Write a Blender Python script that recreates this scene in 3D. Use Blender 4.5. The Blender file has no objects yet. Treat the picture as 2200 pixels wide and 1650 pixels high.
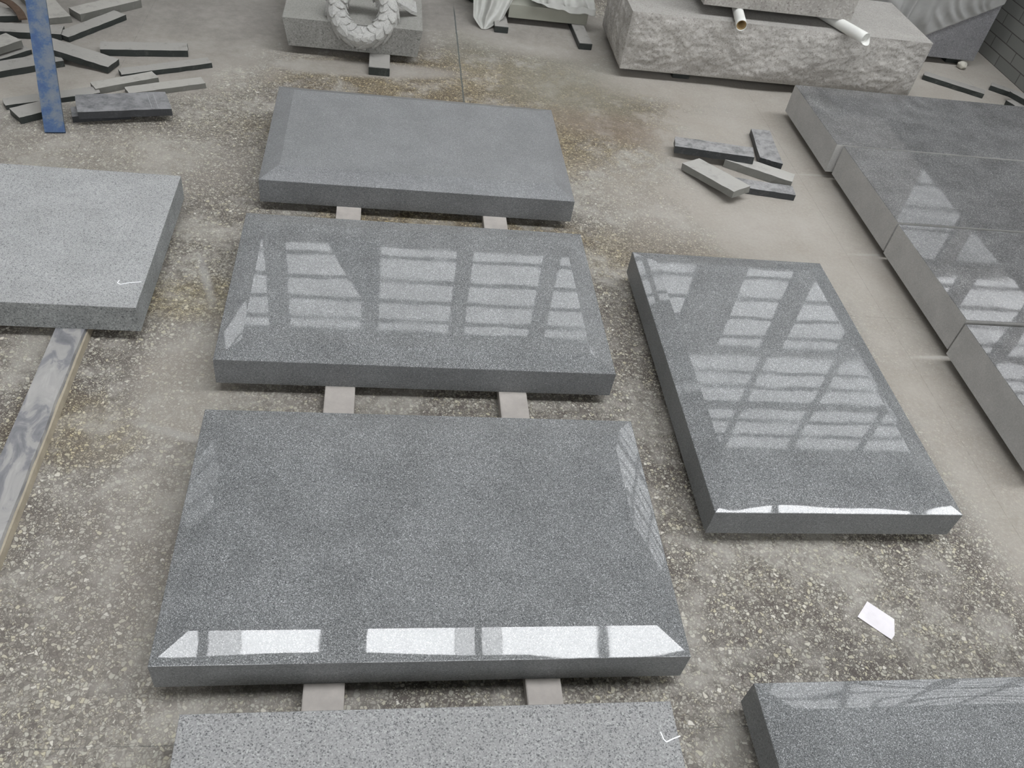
import bpy, bmesh, math, random
from mathutils import Vector, Matrix, noise
S = bpy.context.scene
COL = S.collection
random.seed(7)

# ------------------------------------------------------------------ camera
cam_data = bpy.data.cameras.new('camera')
cam_data.sensor_width = 36.0
cam_data.lens = 36.0 * 1832.93 / 2200.0
cam_data.clip_start = 0.05
cam_data.clip_end = 100
cam = bpy.data.objects.new('camera', cam_data)
COL.objects.link(cam)
RT = Vector((0.98643251, -0.09037993, 0.13704876))
UP = Vector((-0.03371387, 0.70549275, 0.70791479))
FW = Vector((0.1606682, 0.70293061, -0.69287393))
M3 = Matrix((RT, UP, -FW)).transposed()
cam.matrix_world = Matrix.Translation((0, 0, 1.61)) @ M3.to_4x4()
S.camera = cam

# ------------------------------------------------------------------ world, exposure
S.view_settings.view_transform = 'Standard'
S.view_settings.look = 'None'
S.view_settings.exposure = 0.24
S.view_settings.gamma = 1.0
S.view_settings.use_curve_mapping = False
w = bpy.data.worlds.new('world')
S.world = w
w.use_nodes = True
w.node_tree.nodes['Background'].inputs[0].default_value = (0.75, 0.85, 1.0, 1)
w.node_tree.nodes['Background'].inputs[1].default_value = 1.0
SKYLIGHT = 13.5      # daylight seen through the roof lights
WINDOW = 2.5        # dull daylight through the dusty high windows of the far wall
FRONTFILL = 3.4       # glowing panes added behind the camera to fill the side faces

# ------------------------------------------------------------------ node helpers
def new_mat(name):
    m = bpy.data.materials.new(name)
    m.use_nodes = True
    nt = m.node_tree
    nt.nodes.clear()
    out = nt.nodes.new('ShaderNodeOutputMaterial')
    b = nt.nodes.new('ShaderNodeBsdfPrincipled')
    nt.links.new(b.outputs[0], out.inputs[0])
    return m, nt, b

def N(nt, typ, **kw):
    n = nt.nodes.new('ShaderNode' + typ)
    for k, v in kw.items():
        if k.startswith('i_'):
            key = k[2:]
            n.inputs[int(key) if key.isdigit() else key].default_value = v
        else:
            setattr(n, k, v)
    return n

def L(nt, a, b): nt.links.new(a, b)

def mathn(nt, op, a, b=None, c=None):
    n = N(nt, 'Math', operation=op)
    for i, v in enumerate((a, b, c)):
        if v is None: continue
        if isinstance(v, (int, float)): n.inputs[i].default_value = v
        else: L(nt, v, n.inputs[i])
    return n.outputs[0]

def ramp(nt, fac, stops, interp='LINEAR'):
    n = N(nt, 'ValToRGB')
    n.color_ramp.interpolation = interp
    while len(n.color_ramp.elements) < len(stops): n.color_ramp.elements.new(0.5)
    for e, (p, c) in zip(n.color_ramp.elements, stops):
        e.position = p
        e.color = (*c, 1) if len(c) == 3 else c
    L(nt, fac, n.inputs[0])
    return n.outputs[0]

def mix(nt, fac, a, b, blend='MIX'):
    n = N(nt, 'Mix', data_type='RGBA', blend_type=blend)
    for s, v in ((n.inputs[0], fac), (n.inputs[6], a), (n.inputs[7], b)):
        if isinstance(v, (int, float)): s.default_value = v
        elif isinstance(v, tuple): s.default_value = (*v, 1)
        else: L(nt, v, s)
    return n.outputs[2]

def smooth(nt, v, lo, hi, a=0.0, b=1.0):
    n = N(nt, 'MapRange', interpolation_type='SMOOTHSTEP')
    L(nt, v, n.inputs[0])
    for i, x in zip((1, 2, 3, 4), (lo, hi, a, b)): n.inputs[i].default_value = x
    return n.outputs[0]

def coords(nt, rnd=True):
    tc = N(nt, 'TexCoord')
    if not rnd: return tc.outputs['Object']
    oi = N(nt, 'ObjectInfo')
    add = N(nt, 'VectorMath', operation='ADD')
    sc = N(nt, 'VectorMath', operation='SCALE')
    comb = N(nt, 'CombineXYZ')
    for i in range(3): L(nt, oi.outputs['Random'], comb.inputs[i])
    L(nt, comb.outputs[0], sc.inputs[0]); sc.inputs['Scale'].default_value = 7.3
    L(nt, tc.outputs['Object'], add.inputs[0]); L(nt, sc.outputs[0], add.inputs[1])
    return add.outputs[0]

def noise_f(nt, co, scale, detail=2.0, rough=0.5, dist=0.0):
    n = N(nt, 'TexNoise', i_Scale=scale, i_Detail=detail, i_Roughness=rough, i_Distortion=dist)
    L(nt, co, n.inputs['Vector'])
    return n.outputs[0]

def voro(nt, co, scale, feature='F1', rnd=1.0):
    n = N(nt, 'TexVoronoi', feature=feature, i_Scale=scale, i_Randomness=rnd)
    L(nt, co, n.inputs['Vector'])
    return n

def bump(nt, b, h, strength, dist, prev=None):
    n = N(nt, 'Bump', i_Strength=strength, i_Distance=dist)
    L(nt, h, n.inputs['Height'])
    if prev is not None: L(nt, prev, n.inputs['Normal'])
    L(nt, n.outputs[0], b.inputs['Normal'])
    return n.outputs[0]

def granite(name, dark, mid, light, grain=420, rough=0.5, polish=False, wave=0.0, spec=0.5, cloud=0.10, rgh_bump=0.0, fdark=0.30):
    m, nt, b = new_mat(name)
    co = coords(nt)
    v = voro(nt, co, grain)
    sep = N(nt, 'SeparateColor'); L(nt, v.outputs['Color'], sep.inputs[0])
    n1 = noise_f(nt, co, grain * 0.45, 2.0, 0.6)
    f = mathn(nt, 'ADD', mathn(nt, 'MULTIPLY', sep.outputs[0], 0.55), mathn(nt, 'MULTIPLY', n1, 0.45))
    c = ramp(nt, f, [(fdark - .14, dark), (fdark + .10, mid), (fdark + .32, mid), (fdark + .52, light)])
    big = noise_f(nt, co, 9.0, 4.0, 0.6)
    k = smooth(nt, big, 0.3, 0.7, 1.0 - cloud, 1.0 + cloud)
    cc = N(nt, 'CombineColor')
    for i in range(3): L(nt, k, cc.inputs[i])
    c = mix(nt, 1.0, c, cc.outputs[0], 'MULTIPLY')
    L(nt, c, b.inputs['Base Color'])
    b.inputs['Specular IOR Level'].default_value = spec
    if polish:
        d = noise_f(nt, co, 5.0, 5.0, 0.65)
        L(nt, smooth(nt, d, 0.42, 0.75, rough, rough + 0.035), b.inputs['Roughness'])
    else:
        b.inputs['Roughness'].default_value = rough
    if wave > 0:
        h = noise_f(nt, co, 11.0, 2.0, 0.5)
        bump(nt, b, h, 1.0, wave)
    elif rgh_bump > 0:
        h = noise_f(nt, co, 160.0, 5.0, 0.7)
        bump(nt, b, h, 0.6, rgh_bump)
    return m

# polished and sawn granites
M_pol = granite('polished_grey_granite', (0.032, 0.035, 0.037), (0.160, 0.165, 0.167), (0.47, 0.475, 0.48), 800, 0.02, True, 0.00010, 0.5)
M_honed = granite('honed_dusty_granite', (0.09, 0.094, 0.099), (0.180, 0.184, 0.190), (0.33, 0.335, 0.34), 560, 0.34, False, 0, 0.75, 0.08)
M_side = granite('honed_granite_edge', (0.08, 0.085, 0.09), (0.17, 0.175, 0.18), (0.28, 0.29, 0.29), 560, 0.38, False, 0, 0.35)
M_pale = granite('pale_sawn_granite', (0.072, 0.076, 0.080), (0.338, 0.342, 0.342), (0.466, 0.466, 0.458), 600, 0.75, False, 0, 0.25, 0.07, 0.0006)
M_pale_side = granite('pale_granite_edge', (0.08, 0.085, 0.09), (0.26, 0.27, 0.27), (0.40, 0.41, 0.41), 400, 0.75, False, 0, 0.25, 0.15, 0.0006)
M_coarse = granite('coarse_pale_granite', (0.061, 0.063, 0.068), (0.272, 0.272, 0.272), (0.408, 0.408, 0.401), 450, 0.75, False, 0, 0.25, 0.05, 0.0006)
M_fpol = granite('polished_dusty_granite', (0.052, 0.052, 0.054), (0.121, 0.121, 0.122), (0.273, 0.273, 0.273), 430, 0.028, True, 0.00012, 0.5, 0.16)
M_fside = granite('sawn_grey_edge', (0.358, 0.358, 0.346), (0.442, 0.436, 0.423), (0.513, 0.507, 0.496), 500, 0.8, False, 0, 0.2, 0.07)
M_block = granite('dusty_beige_granite', (0.231, 0.219, 0.199), (0.335, 0.322, 0.303), (0.399, 0.386, 0.360), 320, 0.9, False, 0, 0.15, 0.05)
M_wtop = granite('dimmed_dusty_block_top', (0.176, 0.172, 0.158), (0.255, 0.251, 0.233), (0.308, 0.299, 0.282), 320, 0.9, False, 0, 0.15, 0.05)  # weaker light at the back left is put into this darker top colour
M_block_face = granite('grey_sawn_block_face', (0.14, 0.14, 0.13), (0.25, 0.247, 0.233), (0.33, 0.325, 0.31), 240, 0.9, False, 0, 0.15, 0.08, 0.0008)
M_wreath = granite('carved_pale_stone', (0.285, 0.285, 0.271), (0.389, 0.387, 0.370), (0.446, 0.440, 0.427), 300, 0.9, False, 0, 0.1, 0.06, 0.0008)
M_rough = granite('rock_faced_beige_stone', (0.250, 0.238, 0.218), (0.390, 0.374, 0.351), (0.468, 0.452, 0.429), 200, 0.95, False, 0, 0.1, 0.10, 0.0025)
M_speck = granite('speckled_beige_stone', (0.122, 0.106, 0.099), (0.357, 0.342, 0.319), (0.441, 0.426, 0.403), 150, 0.95, False, 0, 0.1, 0.1, 0.003, 0.22)
M_darkblk = granite('fine_grey_granite_block', (0.13, 0.13, 0.14), (0.21, 0.21, 0.22), (0.29, 0.29, 0.30), 330, 0.7, False, 0, 0.2, 0.08)

def dusty_bar(name, stone, dust, cover):
    """black granite off-cut with stone dust lying on its upward faces"""
    m, nt, b = new_mat(name)
    co = coords(nt)
    geo = N(nt, 'NewGeometry')
    sep = N(nt, 'SeparateXYZ'); L(nt, geo.outputs['Normal'], sep.inputs[0])
    upm = smooth(nt, sep.outputs[2], 0.6, 0.95)
    n1 = noise_f(nt, co, 22.0, 6.0, 0.65, 0.4)
    n2 = noise_f(nt, co, 120.0, 4.0, 0.7)
    f = mathn(nt, 'ADD', mathn(nt, 'MULTIPLY', n1, 0.7), mathn(nt, 'MULTIPLY', n2, 0.3))
    top = smooth(nt, f, 0.54 - cover, 0.92 - cover)
    side = smooth(nt, f, 0.50, 0.80, 0.0, 0.30)
    fac = mathn(nt, 'ADD', mathn(nt, 'MULTIPLY', top, upm), mathn(nt, 'MULTIPLY', side, mathn(nt, 'SUBTRACT', 1.0, upm)))
    L(nt, mix(nt, fac, stone, dust), b.inputs['Base Color'])
    L(nt, smooth(nt, fac, 0, 1, 0.45, 0.95), b.inputs['Roughness'])
    b.inputs['Specular IOR Level'].default_value = 0.25
    bump(nt, b, n2, 0.4, 0.001)
    return m
M_bar = dusty_bar('dust_covered_black_granite', (0.035, 0.04, 0.038), (0.300, 0.290, 0.272), 0.42)
M_bar2 = dusty_bar('half_dusty_black_granite', (0.05, 0.053, 0.055), (0.33, 0.325, 0.325), 0.30)
M_bar3 = dusty_bar('wiped_black_granite', (0.048, 0.05, 0.054), (0.24, 0.24, 0.245), 0.30)
M_bar5 = dusty_bar('pale_chalky_granite_strip', (0.19, 0.19, 0.175), (0.39, 0.38, 0.355), 0.40)
M_bar4 = dusty_bar('pale_dusty_granite_strip', (0.152, 0.152, 0.137), (0.357, 0.346, 0.319), 0.40)

def plain(name, col, rough=0.8, spec=0.2, var=0.08, scale=14.0, bmp=0.0):
    m, nt, b = new_mat(name)
    co = coords(nt)
    n1 = noise_f(nt, co, scale, 6.0, 0.65)
    lo = tuple(x * (1 - var) for x in col); hi = tuple(min(1, x * (1 + var)) for x in col)
    L(nt, ramp(nt, n1, [(0.3, lo), (0.7, hi)]), b.inputs['Base Color'])
    b.inputs['Roughness'].default_value = rough
    b.inputs['Specular IOR Level'].default_value = spec
    if bmp: bump(nt, b, noise_f(nt, co, scale * 6, 4, 0.6), 0.5, bmp)
    return m
M_strip = plain('sawn_beige_stone_strip', (0.410, 0.381, 0.353), 0.9, 0.1, 0.10, 30.0, 0.0005)
M_wall = plain('painted_plaster', (0.50, 0.49, 0.47), 0.9, 0.1)
M_roof = plain('dark_sheet_roof', (0.20, 0.21, 0.21), 0.7, 0.2)
M_frame = plain('grey_steel_frame', (0.15, 0.16, 0.16), 0.6, 0.3)
M_paper = plain('creased_white_paper', (0.78, 0.75, 0.78), 0.85, 0.1, 0.08, 18.0)
M_tube = plain('white_paper_tube', (0.70, 0.70, 0.67), 0.8, 0.1, 0.05)
M_card = plain('brown_cardboard', (0.34, 0.24, 0.12), 0.9, 0.1)
M_chalk = plain('white_chalk', (0.85, 0.86, 0.88), 0.95, 0.05)
M_line = plain('grey_saw_kerf', (0.33, 0.33, 0.33), 0.95, 0.05)
M_rust = plain('rusty_brown_strap', (0.085, 0.058, 0.042), 0.8, 0.2, 0.25, 30.0)
M_green = plain('dark_green_cloth', (0.05, 0.06, 0.05), 0.9, 0.1, 0.3, 40.0)
M_foam = plain('greenish_white_stone', (0.301, 0.301, 0.259), 0.85, 0.15, 0.06, 8.0)
M_pebble = plain('pale_pebble', (0.50, 0.48, 0.42), 0.9, 0.1, 0.1, 40.0, 0.001)
M_wood = plain('pale_wood_batten', (0.36, 0.32, 0.25), 0.8, 0.2, 0.15, 30.0)

def plank_mat():
    m, nt, b = new_mat('wet_patched_slate')
    co = coords(nt, False)
    mp = N(nt, 'Mapping'); mp.inputs['Scale'].default_value = (7, 3.2, 7); L(nt, co, mp.inputs[0])
    n1 = noise_f(nt, mp.outputs[0], 3.0, 5.0, 0.6, 1.2)
    n2 = noise_f(nt, co, 90.0, 4.0, 0.7)
    c = ramp(nt, n1, [(0.36, (0.13, 0.135, 0.15)), (0.47, (0.19, 0.19, 0.205)), (0.52, (0.29, 0.285, 0.28)), (0.7, (0.37, 0.36, 0.35))])
    c = mix(nt, mathn(nt, 'MULTIPLY', n2, 0.25), c, (0.36, 0.35, 0.33))
    L(nt, c, b.inputs['Base Color'])
    L(nt, smooth(nt, n1, 0.4, 0.6, 0.45, 0.85), b.inputs['Roughness'])
    return m
M_plank = plank_mat()

def blue_mat():
    m, nt, b = new_mat('dusty_blue_paint')
    co = coords(nt, False)
    n1 = noise_f(nt, co, 16.0, 5.0, 0.6, 0.1)
    n2 = noise_f(nt, co, 180.0, 3.0, 0.6)
    f = mathn(nt, 'ADD', mathn(nt, 'MULTIPLY', n1, 0.8), mathn(nt, 'MULTIPLY', n2, 0.2))
    c = ramp(nt, f, [(0.38, (0.018, 0.050, 0.135)), (0.46, (0.032, 0.072, 0.155)), (0.54, (0.085, 0.110, 0.15)), (0.72, (0.135, 0.145, 0.155))])
    L(nt, c, b.inputs['Base Color'])
    b.inputs['Roughness'].default_value = 0.6
    return m
M_blue = blue_mat()

def plastic_mat(name='dusty_plastic_sheet', alpha=0.80, col=(0.47, 0.47, 0.44)):
    m, nt, b = new_mat(name)
    co = coords(nt, False)
    n1 = noise_f(nt, co, 25.0, 5.0, 0.6)
    L(nt, ramp(nt, n1, [(0.3, tuple(x * .85 for x in col)), (0.7, col)]), b.inputs['Base Color'])
    b.inputs['Roughness'].default_value = 0.42
    b.inputs['Alpha'].default_value = alpha
    b.inputs['Specular IOR Level'].default_value = 0.4
    return m
M_plastic = plastic_mat()
M_plastic2 = plastic_mat('thin_clear_plastic_sheet', 0.62, (0.50, 0.50, 0.49))

def brick_mat():
    m, nt, b = new_mat('grey_painted_brick')
    tc = N(nt, 'TexCoord')
    sep = N(nt, 'SeparateXYZ'); L(nt, tc.outputs['Object'], sep.inputs[0])
    cb = N(nt, 'CombineXYZ')
    L(nt, mathn(nt, 'ADD', sep.outputs[1], mathn(nt, 'MULTIPLY', sep.outputs[0], 1.0)), cb.inputs[0]); L(nt, sep.outputs[2], cb.inputs[1])
    br = N(nt, 'TexBrick')
    L(nt, cb.outputs[0], br.inputs['Vector'])
    br.inputs['Scale'].default_value = 1.0
    br.inputs['Brick Width'].default_value = 0.215
    br.inputs['Row Height'].default_value = 0.06
    br.inputs['Mortar Size'].default_value = 0.0028
    br.inputs['Mortar Smooth'].default_value = 0.3
    br.inputs['Color1'].default_value = (0.20, 0.205, 0.195, 1)
    br.inputs['Color2'].default_value = (0.25, 0.255, 0.24, 1)
    br.inputs['Mortar'].default_value = (0.065, 0.055, 0.055, 1)
    n2 = noise_f(nt, tc.outputs['Object'], 60, 4, 0.6)
    c = mix(nt, mathn(nt, 'MULTIPLY', n2, 0.35), br.outputs['Color'], (0.27, 0.27, 0.255))
    L(nt, c, b.inputs['Base Color'])
    b.inputs['Roughness'].default_value = 0.9
    inv = mathn(nt, 'SUBTRACT', 1.0, br.outputs['Fac'])
    bump(nt, b, inv, 0.7, 0.004)
    return m
M_brick = brick_mat()

def floor_mat():
    m, nt, b = new_mat('worn_terrazzo_with_stone_dust')
    co = coords(nt, False)
    # slightly warped coordinates make angular chips irregular
    nz = N(nt, 'TexNoise', i_Scale=60.0, i_Detail=2.0); L(nt, co, nz.inputs['Vector'])
    sc = N(nt, 'VectorMath', operation='SCALE'); sc.inputs['Scale'].default_value = 0.014
    L(nt, nz.outputs['Color'], sc.inputs[0])
    ad = N(nt, 'VectorMath', operation='ADD'); L(nt, co, ad.inputs[0]); L(nt, sc.outputs[0], ad.inputs[1])
    wc = ad.outputs[0]
    v1 = voro(nt, wc, 120.0); e1 = voro(nt, wc, 120.0, 'DISTANCE_TO_EDGE')
    v2 = voro(nt, wc, 230.0); e2 = voro(nt, wc, 230.0, 'DISTANCE_TO_EDGE')
    s1 = N(nt, 'SeparateColor'); L(nt, v1.outputs['Color'], s1.inputs[0])
    s2 = N(nt, 'SeparateColor'); L(nt, v2.outputs['Color'], s2.inputs[0])
    chip_stops = [(0.0, (0.12, 0.106, 0.094)), (0.20, (0.18, 0.163, 0.143)), (0.40, (0.31, 0.293, 0.252)), (0.70, (0.41, 0.393, 0.340)), (0.90, (0.45, 0.412, 0.305)), (1.0, (0.62, 0.595, 0.54))]
    c1 = ramp(nt, s1.outputs[0], chip_stops)
    c2 = ramp(nt, s2.outputs[0], chip_stops)
    # some large cells are filled by small chips instead
    small = smooth(nt, s1.outputs[1], 0.42, 0.44)
    chip = mix(nt, small, c1, c2)
    g1 = smooth(nt, e1.outputs['Distance'], 0.02, 0.17, 1.0, 0.0)
    g2 = smooth(nt, e2.outputs['Distance'], 0.02, 0.18, 1.0, 0.0)
    gap = mathn(nt, 'MAXIMUM', g1, mathn(nt, 'MULTIPLY', g2, small))
    gapn = noise_f(nt, co, 2.2, 4.0, 0.6)
    gapk = mathn(nt, 'MULTIPLY', gap, smooth(nt, gapn, 0.35, 0.60, 0.6, 1.0))
    base = mix(nt, gapk, chip, (0.085, 0.073, 0.065))

    nA = noise_f(nt, co, 5.0, 6.0, 0.62)
    nB = noise_f(nt, co, 28.0, 5.0, 0.65)
    wob = mathn(nt, 'ADD', mathn(nt, 'MULTIPLY', mathn(nt, 'SUBTRACT', nA, 0.5), 1.7), mathn(nt, 'MULTIPLY', mathn(nt, 'SUBTRACT', nB, 0.5), 0.7))
    def blob(cx, cy, rx, ry, ang=0.0, soft=0.25, amt=1.0, wobble=1.0):
        mp = N(nt, 'Mapping', vector_type='TEXTURE')
        mp.inputs['Location'].default_value = (cx, cy, 0)
        mp.inputs['Rotation'].default_value = (0, 0, math.radians(ang))
        mp.inputs['Scale'].default_value = (rx, ry, 1)
        L(nt, co, mp.inputs[0])
        ln = N(nt, 'VectorMath', operation='LENGTH'); L(nt, mp.outputs[0], ln.inputs[0])
        d = mathn(nt, 'ADD', ln.outputs['Value'], mathn(nt, 'MULTIPLY', wob, wobble))
        return smooth(nt, d, 1 - soft, 1 + soft, amt, 0.0)
    def union(lst):
        o = lst[0]
        for x in lst[1:]: o = mathn(nt, 'MAXIMUM', o, x)
        return o
    # stains in the concrete and terrazzo
    stain = union([blob(0.55, 3.25, 0.85, 0.42, -8, .3, .75), blob(0.25, 2.33, .42, .10, 0, .4, .75), blob(0.95, 2.25, .30, .18, 0, .4, .40)])
    base = mix(nt, stain, base, mix(nt, 1.0, base, (0.86, 0.74, 0.52), 'MULTIPLY'))
    yel = union([blob(-0.68, 1.43, .14, .10, 0, .5, .6), blob(-0.52, 1.93, .13, .09, 0, .5, .6), blob(-1.5, 1.5, .3, .2, 0, .5, .4), blob(-.25, 2.9, .2, .12, 0, .5, .35), blob(1.35, 1.62, .08, .2, 0, .5, .5)])
    base = mix(nt, yel, base, mix(nt, 1.0, base, (0.98, 0.88, 0.62), 'MULTIPLY'))
    # films of grey slurry, thin and patchy over the chips everywhere
    film = smooth(nt, mathn(nt, 'ADD', mathn(nt, 'MULTIPLY', nA, 0.75), mathn(nt, 'MULTIPLY', nB, 0.25)), 0.44, 0.64, 0.0, 0.66)
    dustc = ramp(nt, nB, [(0.3, (0.330, 0.311, 0.280)), (0.7, (0.405, 0.385, 0.350))])
    base = mix(nt, film, base, dustc)
    # damp grey slurry
    wet = union([blob(0.82, 3.50, .32, .30, 20, .5, .62), blob(.42, 3.9, .20, .33, 0, .5, .5)])
    base = mix(nt, wet, base, (0.195, 0.185, 0.15))
    rust = blob(0.97, 3.12, .32, .11, -15, .6, .55)
    base = mix(nt, rust, base, (0.19, 0.15, 0.12))
    rust2 = union([blob(1.22, 2.22, .20, .09, 0, .6, .35), blob(1.60, 1.66, .14, .07, 0, .6, .35), blob(1.72, 2.20, .1, .06, 0, .6, .3)])
    base = mix(nt, rust2, base, (0.235, 0.185, 0.135))
    # thick settled dust
    dust = union([blob(-1.6, 3.95, 1.30, 1.10, 0, .10, .95, .35), blob(-.45, 4.5, 1.0, .95, 0, .12, .95, .35),
                  blob(1.60, 2.75, .55, .80, 0, .2, .93, .7), blob(1.66, 1.75, .16, .95, 0, .3, .85, .8), blob(1.15, 2.62, .40, .30, 0, .4, .6),
                  blob(0.75, 4.05, .50, .30, 0, .2, .90, .5), blob(1.9, 3.7, 1.0, .42, 0, .2, .9, .5), blob(3.2, 3.4, .9, 1.2, 0, .1, .95, .3), blob(-.1, 3.46, .40, .07, 4, .3, .9, .4),
                  blob(-.30, 1.15, .32, .40, 0, .6, .42), blob(-.46, 1.60, .13, .22, 0, .5, .65), blob(-.95, 2.62, .5, .2, 0, .5, .45), blob(.95, .35, .5, .2, 0, .6, .15)])
    nC = noise_f(nt, co, 90.0, 3.0, 0.6)
    dcol = ramp(nt, mathn(nt, 'ADD', mathn(nt, 'MULTIPLY', nA, 0.6), mathn(nt, 'MULTIPLY', nC, 0.4)), [(0.32, (0.305, 0.276, 0.243)), (0.5, (0.340, 0.315, 0.282)), (0.68, (0.372, 0.348, 0.317))])
    dimmed_dcol = ramp(nt, mathn(nt, 'ADD', mathn(nt, 'MULTIPLY', nA, 0.5), mathn(nt, 'MULTIPLY', nB, 0.5)), [(0.32, (0.178, 0.166, 0.152)), (0.5, (0.215, 0.202, 0.186)), (0.68, (0.250, 0.235, 0.219))])
    dcol = mix(nt, blob(-0.9, 4.75, 2.2, 1.30, 0, .45, 1.0, .25), dcol, dimmed_dcol)  # light falloff towards the back left, painted into the dust as darker grey
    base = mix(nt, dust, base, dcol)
    streak = union([blob(1.73, 2.885, .08, .007, 3, .7, .55, .1), blob(1.75, 2.353, .08, .007, 3, .7, .55, .1), blob(1.74, 1.817, .08, .007, 3, .7, .55, .1)])
    base = mix(nt, streak, base, (0.42, 0.405, 0.375))
    # pale dried drips beside the slabs
    drip = union([blob(-.485, 2.02, .012, .11, 18, .7, .55, .15), blob(-.45, 1.42, .09, .012, -20, .8, .4, .15)])
    base = mix(nt, drip, base, (0.38, 0.37, 0.35))
    # grey scale falls slightly warmer to the back; sawn joints every 1.32 m
    sep = N(nt, 'SeparateXYZ'); L(nt, co, sep.inputs[0])
    jw = mathn(nt, 'MULTIPLY', mathn(nt, 'SUBTRACT', noise_f(nt, co, 12.0, 3.0), 0.5), 0.006)
    def joint(axis, off, per, wd):
        x = mathn(nt, 'DIVIDE', mathn(nt, 'SUBTRACT', mathn(nt, 'ADD', sep.outputs[axis], jw), off), per)
        d = mathn(nt, 'MULTIPLY', mathn(nt, 'ABSOLUTE', mathn(nt, 'SUBTRACT', x, mathn(nt, 'ROUND', x))), per)
        return smooth(nt, d, wd * 0.6, wd * 1.2, 1.0, 0.0)
    j = mathn(nt, 'MAXIMUM', joint(0, 0.324, 1.319, 0.0014), joint(1, 0.677, 1.324, 0.0012))
    wide = mathn(nt, 'MULTIPLY', joint(0, 0.324, 1.319, 0.0032), blob(0.324, 3.6, .10, .60, 0, .1, 1.0, 0.0))
    base = mix(nt, mathn(nt, 'MULTIPLY', j, mathn(nt, 'MULTIPLY', smooth(nt, nB, 0.35, 0.6, 0.75, 0.25), smooth(nt, dust, 0.0, 1.0, 1.0, 0.45))), base, (0.09, 0.09, 0.087))
    base = mix(nt, wide, base, (0.085, 0.095, 0.09))
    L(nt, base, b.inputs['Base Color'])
    L(nt, smooth(nt, dust, 0, 1, 0.62, 0.95), b.inputs['Roughness'])
    b.inputs['Specular IOR Level'].default_value = 0.25
    hb = mathn(nt, 'MULTIPLY', gap, mathn(nt, 'SUBTRACT', 1.0, dust))
    bump(nt, b, mathn(nt, 'SUBTRACT', 1.0, hb), 0.35, 0.0015)
    return m
M_floor = floor_mat()

def emit_mat(name, col, strength):
    m = bpy.data.materials.new(name); m.use_nodes = True
    nt = m.node_tree; nt.nodes.clear()
    out = nt.nodes.new('ShaderNodeOutputMaterial')
    e = nt.nodes.new('ShaderNodeEmission')
    e.inputs[0].default_value = (*col, 1); e.inputs[1].default_value = strength
    nt.links.new(e.outputs[0], out.inputs[0])
    return m
M_sky = emit_mat('daylit_roof_glazing', (0.955, 0.975, 1.0), SKYLIGHT)
M_skymid = emit_mat('mid_roof_glazing', (0.955, 0.975, 1.0), SKYLIGHT * 0.72)  # roof panes with slightly weaker emission
M_skydim = emit_mat('dim_roof_glazing', (0.955, 0.975, 1.0), SKYLIGHT * 0.55)  # roof panes with the weakest emission
M_pane = emit_mat('daylit_dusty_glazing', (0.96, 0.98, 1.0), WINDOW)
M_pane_low = emit_mat('dim_wall_glazing', (0.95, 0.98, 1.0), WINDOW * 0.42)  # wall panes with much weaker emission
M_pane_dim = emit_mat('dull_daylit_glazing', (0.95, 0.98, 1.0), WINDOW * 0.75)
M_fill_front = emit_mat('added_front_fill', (0.97, 0.985, 1.0), FRONTFILL)

# ------------------------------------------------------------------ mesh helpers
def tag(o, label=None, cat=None, group=None, kind=None):
    if label: o['label'] = label
    if cat: o['category'] = cat
    if group: o['group'] = group
    if kind: o['kind'] = kind
    return o

def mesh_obj(name, verts, faces, mat, parent=None, loc=(0, 0, 0), smooth_f=None, mats=None):
    me = bpy.data.meshes.new(name)
    me.from_pydata([tuple(v) for v in verts], [], faces)
    me.update()
    for mm in (mats or [mat]): me.materials.append(mm)
    o = bpy.data.objects.new(name, me)
    COL.objects.link(o)
    o.location = loc
    if parent: o.parent = parent
    if smooth_f:
        for p in me.polygons: p.use_smooth = True
    return o

def bm_obj(name, bm, mat, parent=None, loc=(0, 0, 0), smooth_f=False, mats=None):
    me = bpy.data.meshes.new(name)
    bmesh.ops.recalc_face_normals(bm, faces=bm.faces)
    bm.to_mesh(me); bm.free()
    for mm in (mats or [mat]): me.materials.append(mm)
    if smooth_f:
        for p in me.polygons: p.use_smooth = True
    o = bpy.data.objects.new(name, me)
    COL.objects.link(o)
    o.location = loc
    if parent: o.parent = parent
    return o

def empty(name, loc=(0, 0, 0)):
    o = bpy.data.objects.new(name, None)
    COL.objects.link(o); o.location = loc
    o.empty_display_size = 0.05
    return o

def add_box(bm, x0, x1, y0, y1, z0, z1):
    vs = [bm.verts.new(p) for p in ((x0, y0, z0), (x1, y0, z0), (x1, y1, z0), (x0, y1, z0), (x0, y0, z1), (x1, y0, z1), (x1, y1, z1), (x0, y1, z1))]
    for f in ((0, 3, 2, 1), (4, 5, 6, 7), (0, 1, 5, 4), (1, 2, 6, 5), (2, 3, 7, 6), (3, 0, 4, 7)):
        bm.faces.new([vs[i] for i in f])

def box_obj(name, x0, x1, y0, y1, z0, z1, mat, parent=None, bev=0.0):
    bm = bmesh.new()
    add_box(bm, x0, x1, y0, y1, z0, z1)
    if bev: bmesh.ops.bevel(bm, geom=bm.edges[:], offset=bev, segments=2, affect='EDGES')
    return bm_obj(name, bm, mat, parent)

# ------------------------------------------------------------------ the hall
HX0, HX1, HY0, HY1, HZ = -7.0, 10.5, -5.0, 8.0, 8.2
box_obj('floor', HX0, HX1, HY0, HY1, -0.1, 0.0, M_floor)['kind'] = 'structure'

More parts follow.
